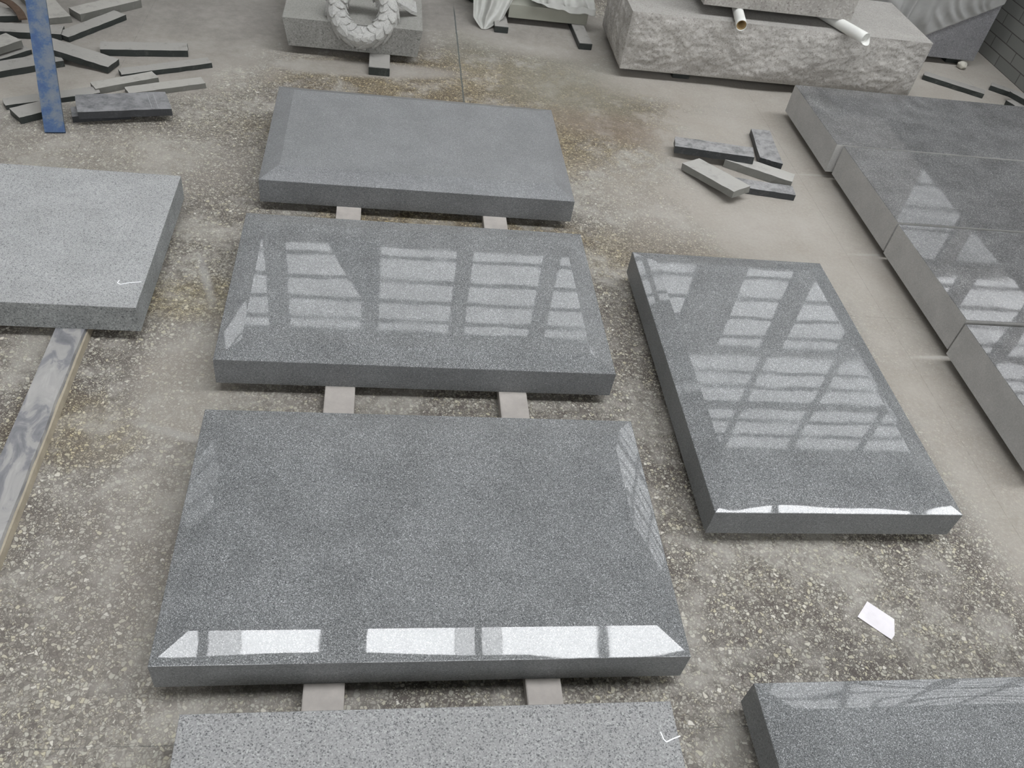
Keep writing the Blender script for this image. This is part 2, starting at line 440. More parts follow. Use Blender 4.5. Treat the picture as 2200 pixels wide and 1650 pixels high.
def wall_with_holes(name, axis, pos, thick, a0, a1, z0, z1, holes, mat):
    """wall in plane x=pos or y=pos, holes = list of (a0,a1,z0,z1)"""
    xs = sorted({a0, a1, *[h[0] for h in holes], *[h[1] for h in holes]})
    zs = sorted({z0, z1, *[h[2] for h in holes], *[h[3] for h in holes]})
    bm = bmesh.new()
    for i in range(len(xs) - 1):
        for k in range(len(zs) - 1):
            cx, cz = (xs[i] + xs[i + 1]) / 2, (zs[k] + zs[k + 1]) / 2
            if any(h[0] < cx < h[1] and h[2] < cz < h[3] for h in holes): continue
            if axis == 'y': add_box(bm, xs[i], xs[i + 1], pos, pos + thick, zs[k], zs[k + 1])
            elif axis == 'x': add_box(bm, pos, pos + thick, xs[i], xs[i + 1], zs[k], zs[k + 1])
            else: add_box(bm, xs[i], xs[i + 1], zs[k], zs[k + 1], pos, pos + thick)
    bmesh.ops.remove_doubles(bm, verts=bm.verts[:], dist=1e-5)
    o = bm_obj(name, bm, mat); o['kind'] = 'structure'
    return o

# high windows of the far wall, in three bands
tier1 = [(-3.30, -2.35), (-2.20, -1.25), (-1.03, -0.16), (0.03, 0.92), (1.09, 1.94), (2.12, 2.95), (3.05, 3.84), (4.45, 5.10), (5.36, 6.2), (6.36, 7.3), (7.5, 8.5), (8.7, 9.7)]
tier2 = [(3.5, 5.17), (5.22, 6.27), (6.32, 7.4), (7.45, 8.6), (8.65, 9.8)]
holes = []
wins = []
for x0, x1 in tier1: wins.append((x0, x1, 4.42, 5.76, [4.60, 4.94, 5.25, 5.56], M_pane))
for x0, x1 in tier2:
    wins.append((x0, x1, 5.86, 6.80, [6.20, 6.48], M_pane))
    wins.append((x0, x1, 6.88, 7.80, [7.17, 7.48], M_pane))
wins.append((-5.0, -2.0, 7.20, 7.50, [], M_pane_dim)); wins.append((-1.9, 0.7, 7.20, 7.50, [], M_pane_dim)); wins.append((0.8, 3.3, 7.20, 7.50, [], M_pane_dim))
for x0, x1 in [(6.0, 6.85), (7.05, 7.95), (8.15, 9.05), (9.25, 10.15)]: wins.append((x0, x1, 2.9, 4.25, [3.2, 3.5, 3.8], M_pane_low))
wins.append((-6.9, -5.3, 6.3, 7.8, [6.8, 7.3], M_pane_low)); wins.append((-4.40, -3.45, 4.42, 5.76, [4.94, 5.25], M_pane))
holes = [wv[:4] for wv in wins]
wall_with_holes('wall_back', 'y', HY1, 0.2, HX0, HX1, 0, HZ, holes, M_wall)
for i, (x0, x1, z0, z1, bars, pm) in enumerate(wins):
    e = empty(f'window_{i + 1}', ((x0 + x1) / 2, HY1, z0)); e['kind'] = 'structure'
    bm = bmesh.new()
    cx = (x0 + x1) / 2
    for zz in bars: add_box(bm, x0 - cx, x1 - cx, 0.03, 0.09, zz - 0.007 - z0, zz + 0.007 - z0)
    add_box(bm, x0 - cx, x0 - cx + .01, 0.03, 0.09, 0, z1 - z0); add_box(bm, x1 - cx - .01, x1 - cx, 0.03, 0.09, 0, z1 - z0)
    add_box(bm, x0 - cx, x1 - cx, 0.03, 0.09, 0, .01); add_box(bm, x0 - cx, x1 - cx, 0.03, 0.09, z1 - z0 - .01, z1 - z0)
    bm_obj('window_frame', bm, M_frame, e)
    bm = bmesh.new(); add_box(bm, x0 - cx, x1 - cx, 0.10, 0.12, 0, z1 - z0)
    bm_obj('window_pane', bm, pm, e)
# dark plate added to block one window's corner, in place of an unidentified object
mesh_obj('silhouette_plate_1', [(-.56, 7.92, 4.35), (.03, 7.92, 4.35), (.03, 7.92, 5.22), (-.12, 7.92, 5.22), (-.56, 7.98, 4.35), (.03, 7.98, 4.35), (.03, 7.98, 5.22), (-.12, 7.98, 5.22)],
         [(0, 1, 2, 3), (7, 6, 5, 4), (0, 4, 5, 1), (1, 5, 6, 2), (2, 6, 7, 3), (3, 7, 4, 0)], M_frame)['kind'] = 'structure'

# roof lights
SKY0, SKY1 = 0.72, 2.42
sky = [(-2.95, -1.75, 2), (-1.64, -1.32, 0), (-1.315, -0.47, 1), (0.05, 1.00, 1), (1.005, 1.20, 0), (1.28, 1.50, 0), (1.505, 2.62, 1), (2.73, 4.9, 1), (5.0, 6.85, 1), (7.05, 9.6, 1)]
sholes = [(a, b_, SKY0, SKY1) for a, b_, k_ in sky]
wall_with_holes('ceiling', 'z', HZ, 0.15, HX0, HX1, HY0, HY1, sholes, M_roof)
for i, (a, b_, k_) in enumerate(sky):
    bm = bmesh.new(); add_box(bm, a, b_, SKY0, SKY1, HZ + 0.02, HZ + 0.05)
    o = bm_obj(f'window_{len(wins) + i + 1}', bm, (M_skydim, M_sky, M_skymid)[k_]); o['kind'] = 'structure'

fw = [(-5.5, -3.5), (-2.8, -.8), (0, 2), (2.8, 4.8), (5.5, 7.5)]  # openings added for unseen fill panes, no known windows here
fholes = [(a, b_, 2.2, 5.4) for a, b_ in fw]
wall_with_holes('wall_front', 'y', HY0 - 0.2, 0.2, HX0, HX1, 0, HZ, fholes, M_wall)
for i, (a, b_, z0, z1) in enumerate(fholes):
    bm = bmesh.new(); add_box(bm, a, b_, HY0 - .12, HY0 - .10, z0, z1)
    o = bm_obj(f'window_{len(wins) + len(sky) + i + 1}', bm, M_fill_front); o['kind'] = 'structure'
box_obj('wall_left', HX0 - 0.2, HX0, HY0, HY1, 0, HZ, M_wall)['kind'] = 'structure'
box_obj('wall_right', HX1, HX1 + .2, HY0, HY1, 0, HZ, M_wall)['kind'] = 'structure'
o = box_obj('brick_partition', 3.23, 3.47, 3.0, 7.99, 0.0, 1.0, M_brick)
tag(o, 'low grey brick partition wall at the upper right edge', 'wall', kind='structure')

# ------------------------------------------------------------------ bevelled slabs
def bevel_slab(name, cx, cy, Wd, Dp, z0, zr, mtop, mside, bevel=0.061, a_out=15.0, a_in=11.0):
    V, F, MI, SM = [], [], [], []
    hw, hd = Wd / 2, Dp / 2
    ch = 0.0012
    seg = 8
    prof = [(ch, 0.0)]
    x, z = ch, 0.0
    for i in range(seg):
        t = (i + 0.5) / seg
        a = math.radians(a_out + (a_in - a_out) * t)
        dx = (bevel - ch) / seg
        x += dx; z += dx * math.tan(a)
        prof.append((x, z))
    def ring(ins, zz): return [(-hw + ins, -hd + ins, zz), (hw - ins, -hd + ins, zz), (hw - ins, hd - ins, zz), (-hw + ins, hd - ins, zz)]
    rz = zr - z0
    low, up = ring(0, 0), ring(0, rz - ch)
    b0 = len(V); V += low + up
    F.append((b0 + 3, b0 + 2, b0 + 1, b0)); MI.append(1); SM.append(0)
    for i in range(4):
        j = (i + 1) % 4
        F.append((b0 + i, b0 + j, b0 + 4 + j, b0 + 4 + i)); MI.append(1); SM.append(0)
    c0 = ring(ch, rz)
    b1 = len(V); V += up + c0
    for i in range(4):
        j = (i + 1) % 4
        F.append((b1 + i, b1 + j, b1 + 4 + j, b1 + 4 + i)); MI.append(0); SM.append(0)
    rings = [ring(px_, rz + pz) for px_, pz in prof]
    nu = 40
    for i in range(4):
        j = (i + 1) % 4
        b2 = len(V)
        for k, r_ in enumerate(rings):
            A, B = Vector(r_[i]), Vector(r_[j])
            for q in range(nu + 1):
                u = q / nu
                p = A.lerp(B, u)
                t = k / (len(rings) - 1)
                wob = noise.noise(Vector((u * 3.2 + cx * 7, i * 3.7 + cy * 5, 0.5))) * 3.6
                # convexity varies a little along the edge, the rise stays the same
                p.z += bevel * math.tan(math.radians(wob)) * t * (1 - t)
                V.append(p)
        for k in range(len(rings) - 1):
            for q in range(nu):
                c_ = b2 + k * (nu + 1) + q
                F.append((c_, c_ + 1, c_ + nu + 2, c_ + nu + 1)); MI.append(0); SM.append(1)
    b3 = len(V); V += rings[-1]
    F.append((b3, b3 + 1, b3 + 2, b3 + 3)); MI.append(0); SM.append(0)
    o = mesh_obj(name, V, F, None, mats=[mtop, mside], loc=(cx, cy, z0))
    for p, mi, sm in zip(o.data.polygons, MI, SM):
        p.material_index = mi; p.use_smooth = bool(sm)
    return o

def flat_slab(name, x0, x1, y0, y1, z0, z1, mtop, mside, ch=0.0015):
    cx, cy = (x0 + x1) / 2, (y0 + y1) / 2
    hw, hd, h = (x1 - x0) / 2, (y1 - y0) / 2, z1 - z0
    def ring(ins, zz): return [(-hw + ins, -hd + ins, zz), (hw - ins, -hd + ins, zz), (hw - ins, hd - ins, zz), (-hw + ins, hd - ins, zz)]
    V = ring(0, 0) + ring(0, h - ch) + ring(ch, h)
    F = [(3, 2, 1, 0)] + [(i, (i + 1) % 4, 4 + (i + 1) % 4, 4 + i) for i in range(4)] + [(4 + i, 4 + (i + 1) % 4, 8 + (i + 1) % 4, 8 + i) for i in range(4)] + [(8, 9, 10, 11)]
    o = mesh_obj(name, V, F, None, mats=[mtop, mside], loc=(cx, cy, z0))
    for k, p in enumerate(o.data.polygons): p.material_index = 1 if k < 5 else 0
    return o

ZB, ZR = 0.03, 0.11
g1 = 'bevelled granite slabs in the middle row'
tag(bevel_slab('granite_slab', 0.132, 2.708, 1.012, 0.632, ZB, ZR, M_honed, M_side, 0.060, 22.5, 19.0), 'bevelled grey granite slab farthest back in the middle row of three', 'slab', g1)
tag(bevel_slab('granite_slab', 0.121, 1.889, 1.018, 0.634, ZB, ZR, M_pol, M_side), 'bevelled grey granite slab with window reflections, between the other two of the middle row', 'slab', g1)
tag(bevel_slab('granite_slab', 0.129, 1.089, 1.018, 0.632, ZB, ZR, M_pol, M_side), 'dark bevelled granite slab with a bright white reflection along its front bevel', 'slab', g1)
tag(bevel_slab('granite_slab', 1.099, 1.626, 0.630, 1.002, ZB, ZR, M_pol, M_side), 'polished bevelled slab laid lengthwise, right of the middle row', 'slab')
tag(bevel_slab('granite_slab', 1.258, 0.402, 1.012, 0.626, ZB, ZR, M_pol, M_side), 'bevelled granite slab cut off by the lower right corner', 'slab')
e = flat_slab('granite_slab', -1.613, -0.603, 1.752, 2.382, ZB, ZR, M_pale, M_pale_side)
tag(e, 'pale unpolished granite slab with sharp edges at the left edge', 'slab')
g = flat_slab('granite_slab', -0.310, 0.575, 0.058, 0.684, ZB, ZR, M_coarse, M_pale_side)
tag(g, 'coarse speckled pale slab at the bottom edge, in front of the middle row', 'slab')

def chalk(parent, pts, wd=0.0022):
    bm = bmesh.new()
    px_, py_, pz_ = parent.location
    for (xa, ya), (xb, yb) in zip(pts[:-1], pts[1:]):
        d = Vector((xb - xa, yb - ya)).normalized() * wd / 2
        n_ = Vector((-d.y, d.x))
        cs = [(xa + n_.x, ya + n_.y), (xa - n_.x, ya - n_.y), (xb - n_.x, yb - n_.y), (xb + n_.x, yb + n_.y)]
        lo = [bm.verts.new((c[0] - px_, c[1] - py_, ZR - pz_ + .0001)) for c in cs]
        hi = [bm.verts.new((c[0] - px_, c[1] - py_, ZR - pz_ + .0006)) for c in cs]
        bm.faces.new(hi); bm.faces.new(lo[::-1])
        for i in range(4): bm.faces.new((lo[i], lo[(i + 1) % 4], hi[(i + 1) % 4], hi[i]))
    o = bm_obj('chalk_mark', bm, M_chalk, parent)
    o['label'] = 'white chalk tick mark'
    return o
chalk(g, [(0.542, 0.626), (0.545, 0.612), (0.549, 0.607), (0.562, 0.612), (0.578, 0.617)])
chalk(e, [(-0.666, 1.860), (-0.668, 1.848), (-0.660, 1.842), (-0.640, 1.851), (-0.611, 1.857)])

# thicker slabs on the right, all in a row
fl = ['thick grey slab farthest back in the right row, beside the rough block', 'second thick slab from the back in the right-hand row', 'third thick slab from the back in the right-hand row', 'thick grey slab nearest the camera in the right-hand row']
fy = [(2.866, 3.368, 1.743), (2.340, 2.852, 1.766), (1.823, 2.326, 1.762), (1.306, 1.803, 1.748)]
for (y0, y1, x0), lb in zip(fy, fl):
    tag(flat_slab('thick_granite_slab', x0, x0 + 1.10, y0, y1, 0.03, 0.15, M_fpol, M_fside, 0.001), lb, 'slab', 'thick granite slabs lying in the right-hand row')

# ------------------------------------------------------------------ supports under the slabs
def strip(x0, x1, y0, y1, z1=0.03, mat=None, label='', grp=None, name='support_strip', bev=0.0015, ang=0.0):
    cx, cy = (x0 + x1) / 2, (y0 + y1) / 2
    bm = bmesh.new(); add_box(bm, x0 - cx, x1 - cx, y0 - cy, y1 - cy, 0, z1)
    bmesh.ops.bevel(bm, geom=bm.edges[:], offset=bev, segments=2, affect='EDGES')
    o = bm_obj(name, bm, mat or M_strip, None, (cx, cy, 0))
    o.rotation_euler[2] = math.radians(ang)
    return tag(o, label, 'support strip', grp)
gs = 'beige stone strips under the middle row'
strip(-0.135, -0.057, 2.10, 2.66, label='left beige stone strip between back and second slab of the middle row', grp=gs)
strip(0.341, 0.419, 2.10, 2.66, label='right beige stone strip between back and second slab of the middle row', grp=gs)
strip(-0.120, -0.045, 1.28, 1.76, label='left beige stone strip between second and dark front slab', grp=gs)
strip(0.328, 0.402, 1.28, 1.76, label='right beige stone strip between second and dark front slab', grp=gs)
strip(-0.111, -0.034, 0.46, 0.96, label='left beige stone strip between white-reflecting slab and bottom speckled slab', grp=gs)
o = strip(0.317, 0.388, 0.46, 0.96, label='right beige stone strip with a chipped corner, above the bottom speckled slab', grp=gs)
hid = 'hidden stone strips under slabs'
for i, (a, b_, c_, d_) in enumerate([(-0.11, -0.03, 0.09, 0.20), (0.31, 0.39, 0.09, 0.20), (-0.13, -0.05, 2.86, 2.98), (0.34, 0.42, 2.86, 2.98),
    (0.90, 1.30, 1.30, 1.38), (0.90, 1.30, 1.86, 1.94), (0.95, 1.03, 0.2, 0.6), (1.5, 1.58, 0.2, 0.6), (-1.5, -1.42, 1.85, 2.3),
    (1.9, 2.7, 3.0, 3.08), (1.9, 2.7, 2.55, 2.63), (1.9, 2.7, 2.03, 2.11), (1.9, 2.7, 1.52, 1.60)]):
    strip(a, b_, c_, d_, label='beige stone strip hidden beneath a grey slab', grp=hid)

# long slate plank at the left with a wooden batten along its side
pl = empty('slate_plank', (-0.775, 1.4, 0))
tag(pl, 'long dark slate strip with wet patches running under the left slab', 'plank')
def wavy_strip(name, x0, x1, y0, y1, z0, z1, mat, parent, amp, loc):
    V, F = [], []
    n = 60
    for i in range(n + 1):
        y = y0 + (y1 - y0) * i / n
        dx = amp * (noise.noise(Vector((y * 7, 3.1, z0))) + 0.6 * noise.noise(Vector((y * 19, 1.1, 0))))
        rnd = 0.0 if i < n else -0.012
        for (x, z) in ((x0 - rnd, z0), (x1 + dx + rnd, z0), (x1 + dx + rnd - .002, z1), (x0 - rnd, z1)):
            V.append((x - loc[0], y - loc[1], z - loc[2]))
    for i in range(n):
        for k in range(4):
            a = i * 4 + k; b_ = i * 4 + (k + 1) % 4
            F.append((a, b_, b_ + 4, a + 4))
    F.append((0, 3, 2, 1)); F.append(tuple(n * 4 + k for k in range(4)))
    return mesh_obj(name, V, F, mat, parent)
o = wavy_strip('wood_batten', -0.812, -0.733, 0.86, 2.2, 0.0, 0.020, M_wood, pl, 0.0008, (-0.775, 1.4, 0)); o['label'] = 'pale wooden batten'
wavy_strip('slate_top', -0.811, -0.740, 0.86, 2.2, 0.0202, 0.0298, M_plank, pl, 0.0035, (-0.775, 1.4, 0))

# ------------------------------------------------------------------ granite off-cuts
def offcut(name, fl_, fr, zl, zr, width, t, mat, quad=None, seed=0):
    """irregular bar: front top edge from fl_ to fr, top heights zl / zr"""
    a = Vector((fl_[0], fl_[1], zl)); b_ = Vector((fr[0], fr[1], zr))
    d = (b_ - a).normalized()
    side = Vector((-d.y, d.x, 0)).normalized()
    upv = d.cross(side).normalized()
    if upv.z < 0: upv = -upv
    top = [a, b_, b_ + side * width, a + side * width] if quad is None else [Vector(q) for q in quad]
    rnd = random.Random(seed)
    c = sum(top, Vector()) / 4
    bm = bmesh.new()
    n = 10; mseg = 3
    J = 0.0016
    def surf(u, v): return top[0].lerp(top[1], u).lerp(top[3].lerp(top[2], u), v)
    grid = {}
    for lay in (0, 1):
        for i in range(n + 1):
            for j in range(mseg + 1):
                p = surf(i / n, j / mseg) - (upv * t if lay == 0 else Vector())
                edge = i in (0, n) or j in (0, mseg)
                if edge: p += Vector((rnd.uniform(-J, J), rnd.uniform(-J, J), 0))
                p.z = max(p.z, 0.0005)
                grid[lay, i, j] = bm.verts.new(p - Vector((c.x, c.y, 0)))
    for i in range(n):
        for j in range(mseg):
            bm.faces.new([grid[1, i, j], grid[1, i + 1, j], grid[1, i + 1, j + 1], grid[1, i, j + 1]])
            bm.faces.new([grid[0, i, j + 1], grid[0, i + 1, j + 1], grid[0, i + 1, j], grid[0, i, j]])
        for j, (p, q) in ((0, (0, 1)), (mseg, (1, 0))):
            bm.faces.new([grid[p, i, j], grid[p, i + 1, j], grid[q, i + 1, j], grid[q, i, j]])
    for j in range(mseg):
        for i, (p, q) in ((0, (1, 0)), (n, (0, 1))):
            bm.faces.new([grid[p, i, j], grid[p, i, j + 1], grid[q, i, j + 1], grid[q, i, j]])
    sharp = [e_ for e_ in bm.edges if len(e_.link_faces) == 2 and e_.calc_face_angle(0) > 0.8]
    bmesh.ops.bevel(bm, geom=sharp, offset=0.0022, segments=2, affect='EDGES')
    o = bm_obj(name, bm, mat, None, (c.x, c.y, 0))
    return o

bars = [
    ('a', (-1.723, 3.517), (-1.435, 3.598), .026, .026, .08, .024, M_bar, 'dusty granite off-cut at the top left edge, left of the blue post'),
    ('b', (-1.545, 3.436), (-1.250, 3.466), .026, .026, .08, .024, M_bar, 'dusty granite off-cut crossing behind the blue post, touching a slanted off-cut'),
    ('c', (-1.521, 3.085), (-1.345, 3.328), .052, .052, .085, .026, M_bar4, 'thick greenish off-cut at the left edge lying across another'),
    ('d', (-1.442, 3.172), (-1.320, 3.330), .018, .018, .06, .017, M_bar, 'thin dusty off-cut under the thick greenish one at the left edge'),
    ('e', (-1.427, 3.079), (-1.182, 3.252), .024, .024, .08, .023, M_bar, 'dusty off-cut passing behind the blue post with its end tucked under a raised one'),
    ('f', (-1.279, 3.297), (-1.020, 3.221), .053, .028, .08, .024, M_bar, 'dusty off-cut sloping down to the right, beside the blue post'),
    ('g', (-1.220, 3.456), (-1.062, 3.715), .022, .022, .064, .021, M_bar, 'slanted dusty off-cut pointing away to the upper right, right of the blue post'),
    ('h', (-1.224, 3.652), (-1.031, 3.855), .032, .032, .08, .031, M_bar4, 'off-cut at the top edge with a greenish front face'),
    ('k', (-1.083, 3.365), (-0.769, 3.423), .027, .027, .07, .026, M_bar, 'dusty bar with clean black front face, highest right of the post'),
    ('l', (-0.964, 3.188), (-0.666, 3.351), .020, .020, .052, .019, M_bar, 'thin dusty off-cut reaching farthest right of the left heap'),
    ('m', (-1.025, 3.056), (-0.834, 3.185), .023, .023, .055, .022, M_bar4, 'short dusty off-cut ending against the thin one reaching farthest right'),
    ('n', (-0.910, 3.046), (-0.663, 3.177), .020, .020, .055, .019, M_bar4, 'pale dusty off-cut just behind the wiped black bar'),
    ('o', (-1.278, 2.892), (-1.005, 3.038), .018, .018, .055, .017, M_bar, 'flat dust-buried off-cut running behind the blue post foot'),
    ('p', (-1.206, 2.806), (-1.110, 2.888), .025, .025, .075, .024, M_bar, 'black-fronted off-cut end just left of the blue post foot'),
    ('q', (-1.050, 2.842), (-0.872, 2.900), .024, .024, .070, .023, M_bar3, 'dark off-cut lying underneath the wiped black bar'),
    ('R1', (1.131, 2.938), (1.433, 2.869), .048, .064, .08, .029, M_bar2, 'long black off-cut on top of the small heap, upper left'),
    ('R3', (1.330, 2.892), (1.566, 2.761), .032, .032, .070, .031, M_bar5, 'pale rough off-cut under the long black one, pointing right'),
    ('R4', (1.142, 2.838), (1.276, 2.615), .032, .058, .095, .026, M_bar5, 'broad pale grey off-cut at the front left of the small heap'),
    ('R5', (1.277, 2.716), (1.554, 2.677), .026, .026, .065, .025, M_bar2, 'lowest off-cut of the small heap with a clean black front edge'),
    ('N1', (2.675, 3.918), (2.930, 3.760), .024, .024, .060, .023, M_bar, 'dust-topped black bar lying between rough block and brick wall'),
    ('N2', (3.025, 3.872), (3.195, 3.745), .024, .024, .050, .023, M_bar, 'black off-cut against the brick partition at the right edge'),
    ('N3', (3.055, 3.760), (3.150, 3.560), .050, .050, .050, .025, M_bar, 'small black off-cut resting on another by the brick partition'),
    ('N4', (3.025, 3.715), (3.077, 3.560), .024, .024, .050, .023, M_bar, 'black off-cut end peeking out behind the farthest thick slab'),
]
GH = {'R': 'granite off-cuts in the small heap right of centre', 'N': 'granite off-cuts by the brick partition'}
for i, (k, fa, fb, zl, zr, wd, t, mt, lb) in enumerate(bars):
    o = offcut('granite_offcut', fa, fb, zl, zr, wd, t, mt, seed=i)
    tag(o, lb, 'offcut', GH.get(k[0], 'granite off-cuts in the left heap'))
o = offcut('granite_offcut', (1.483, 2.894), (1.559, 2.848), .052, .052, .3, .024, M_bar2, quad=[(1.489, 2.935, .030), (1.559, 2.868, .046), (1.609, 3.175, .028), (1.528, 3.180, .026)], seed=91)
tag(o, 'upright-pointing dark off-cut at the top right of the small heap', 'offcut', GH['R'])
o = offcut('granite_offcut', (0, 0), (1, 0), .045, .045, .3, .025, M_bar4, quad=[(-1.350, 3.590, .026), (-1.258, 3.640, .026), (-1.42, 3.880, .026), (-1.52, 3.83, .026)], seed=92)
tag(o, 'greenish off-cut angled away to the upper left, just right of the blue post top', 'offcut', 'granite off-cuts in the left heap')
# wiped black bar with two saw kerfs
wb = empty('granite_offcut', (-0.9, 2.9, 0))
tag(wb, 'dark wiped granite bar with two thin saw lines, in front of the left heap', 'offcut', 'granite off-cuts in the left heap')
o = offcut('stone_body', (0, 0), (1, 0), .067, .04, .12, .026, M_bar3, quad=[(-1.023, 2.825, .052), (-0.732, 2.905, .050), (-0.778, 3.026, .050), (-1.062, 2.943, .052)], seed=93)
o.parent = wb; o.location = o.location - wb.location
for u in (.79, .86):
    A = Vector((-1.023, 2.825, .052)).lerp(Vector((-0.732, 2.905, .050)), u); B = Vector((-1.062, 2.943, .052)).lerp(Vector((-0.778, 3.026, .050)), u)
    A = A.lerp(B, .06); B = B.lerp(A, .1)
    dx = Vector((.0008, .0002, 0))
    V = [A - dx, A + dx, B + dx, B - dx]
    V = [v + Vector((0, 0, .0006)) - wb.location for v in V] + [v - Vector((0, 0, .001)) - wb.location for v in V]
    o = mesh_obj('saw_line', V, [(0, 1, 2, 3), (7, 6, 5, 4), (0, 4, 5, 1), (1, 5, 6, 2), (2, 6, 7, 3), (3, 7, 4, 0)], M_line, wb)

# rusty strap on the left heap
def ribbon(pts, wd, th):
    bm = bmesh.new()
    prev = None
    for i, p in enumerate(pts):
        p = Vector(p)
        q = Vector(pts[min(i + 1, len(pts) - 1)]); r_ = Vector(pts[max(i - 1, 0)])
        d = (q - r_).normalized(); s_ = Vector((-d.y, d.x, 0)).normalized() * wd / 2
        ring_ = [bm.verts.new(p - s_), bm.verts.new(p + s_), bm.verts.new(p + s_ + Vector((0, 0, th))), bm.verts.new(p - s_ + Vector((0, 0, th)))]
        if prev:
            for k in range(4): bm.faces.new([prev[k], prev[(k + 1) % 4], ring_[(k + 1) % 4], ring_[k]])
        else: bm.faces.new(ring_[::-1])
        prev = ring_
    bm.faces.new(prev)
    return bm
o = bm_obj('rusty_strap', ribbon([(-1.62, 3.72, .04), (-1.53, 3.69, .045), (-1.485, 3.655, .047), (-1.45, 3.615, .045), (-1.425, 3.58, .04), (-1.405, 3.54, .036)], 0.030, 0.006), M_rust)
tag(o, 'brown rusty strap curving over the off-cuts at the top left corner', 'strap')

# blue post leaning over the heap
P0 = Vector((-1.0875, 2.762, 0.0)); D = (Vector((-1.178, 3.112, 0.30)) - P0)
P1 = P0 + D * 4.0
bw = 0.0315
side = Vector((1, 0.15, 0)).normalized()
nrm = D.cross(side).normalized()
if nrm.y > 0: nrm = -nrm
th = 0.012
V = []
for p in (P0, P1):
    for s_, k in ((-bw, 0), (bw, 0), (bw, -th), (-bw, -th)): V.append(p + side * s_ + nrm * (k) + Vector((0, 0, 0.006)))
V2 = [v - P0 for v in V]
bp = mesh_obj('blue_post', V2, [(0, 1, 2, 3), (7, 6, 5, 4), (0, 4, 5, 1), (1, 5, 6, 2), (2, 6, 7, 3), (3, 7, 4, 0)], M_blue, None, tuple(P0))
tag(bp, 'blue painted flat steel post leaning over the off-cut heap at the upper left', 'post')
o = box_obj('stone_stack', -2.2, -1.1, P1.y + .03, P1.y + .6, 0, P1.z + .12, M_block)
tag(o, 'beige stone block out of frame that the blue post leans on', 'block')

# ------------------------------------------------------------------ carved wreath on its block
def rough_block(name, x0, x1, y0, y1, z0, z1, mtop, mface, amp, seed, parent=None, taper=(0, 0), nx=90, nz=22, front=True, left=True, right=True, fine=0.35, inset_bot=0.0, bulge=0.0):
    """box whose vertical faces are broken stone: displaced grids, flat top"""
    V, F, MI = [], [], []
    def disp(p, nrm_, u_edge):
        q = Vector(p) + Vector((seed, seed * 2, 0))
        a = noise.noise(q * 3.2) * 0.9 + abs(noise.noise(q * 6.5 + Vector((5, 0, 0)))) * 0.9
        b_ = noise.noise(q * 26.0) * fine * .45 + noise.noise(q * 60.0) * fine * 0.30
        v = voron(q * 5.0)
        return amp * (a * 0.8 + b_ + v * 0.45 - 0.2) * u_edge
    def voron(q):
        d, _ = noise.voronoi(q)
        return min(1.0, d[0] * 1.2)
    def face(o_, ux, uz, nrm_, nu, nv):
        base = len(V)
        for j in range(nv + 1):
            for i in range(nu + 1):
                u, v = i / nu, j / nv
                p = Vector(o_) + Vector(ux) * u + Vector(uz) * v
                ed = min(1, min(v, 1 - v) * 9) * min(1, min(u, 1 - u) * (nu / 4.0))
                ed = 0.12 + 0.88 * ed
                if j == nv or i in (0, nu): ed = 0
                dd = disp(p, nrm_, ed) + (bulge * math.sin(math.pi * v ** 0.75) * min(1, min(u, 1 - u) * 12) if amp else 0)
                V.append(p + Vector(nrm_) * dd - Vector(nrm_) * inset_bot * (1 - v))
        for j in range(nv):
            for i in range(nu):
                a = base + j * (nu + 1) + i
                F.append((a, a + 1, a + nu + 2, a + nu + 1)); MI.append(1)
    h = z1 - z0
    Wd, Dp = x1 - x0, y1 - y0
    face((x0, y0, z0), (Wd, 0, 0), (0, 0, h), (0, -1, 0), nx, nz)
    ns = max(8, int(nx * Dp / Wd))
    face((x0, y1, z0), (0, -Dp, 0), (0, 0, h), (-1, 0, 0), ns, nz)
    face((x1, y0, z0), (0, Dp, 0), (0, 0, h), (1, 0, 0), ns, nz)
    amp = 0.0
    face((x1, y1, z0), (-Wd, 0, 0), (0, 0, h), (0, 1, 0), nx, nz)
    b0 = len(V); V += [(x0, y0, z1), (x1, y0, z1), (x1, y1, z1), (x0, y1, z1), (x0, y0, z0), (x1, y0, z0), (x1, y1, z0), (x0, y1, z0)]
    F.append((b0, b0 + 1, b0 + 2, b0 + 3)); MI.append(0); F.append((b0 + 7, b0 + 6, b0 + 5, b0 + 4)); MI.append(0)
    cx, cy = (x0 + x1) / 2, (y0 + y1) / 2
    V = [Vector(v) - Vector((cx, cy, z0)) for v in V]
    o = mesh_obj(name, V, F, None, parent, (cx, cy, z0), mats=[mtop, mface])
    for p, mi in zip(o.data.polygons, MI):
        p.material_index = mi
        if mi: p.use_smooth = True
    return o

wr = empty('wreath_block', (-0.12, 3.75, 0.035))
tag(wr, 'pale granite block with a carved leafy wreath draped over its front edge', 'carved block')
V = []
for (xa, xb, ya, z) in ((-.391, .137, 3.543, .035), (-.411, .153, 3.540, .150)):
    V += [(xa, ya, z), (xb, ya, z), (xb, 4.15, z), (xa, 4.15, z)]
V = [Vector(v) - wr.location for v in V]
o = mesh_obj('block', V, [(3, 2, 1, 0), (4, 5, 6, 7), (0, 1, 5, 4), (1, 2, 6, 5), (2, 3, 7, 6), (3, 0, 4, 7)], None, wr, mats=[M_wtop, M_block_face])
for k in (2, 3, 5): o.data.polygons[k].material_index = 1

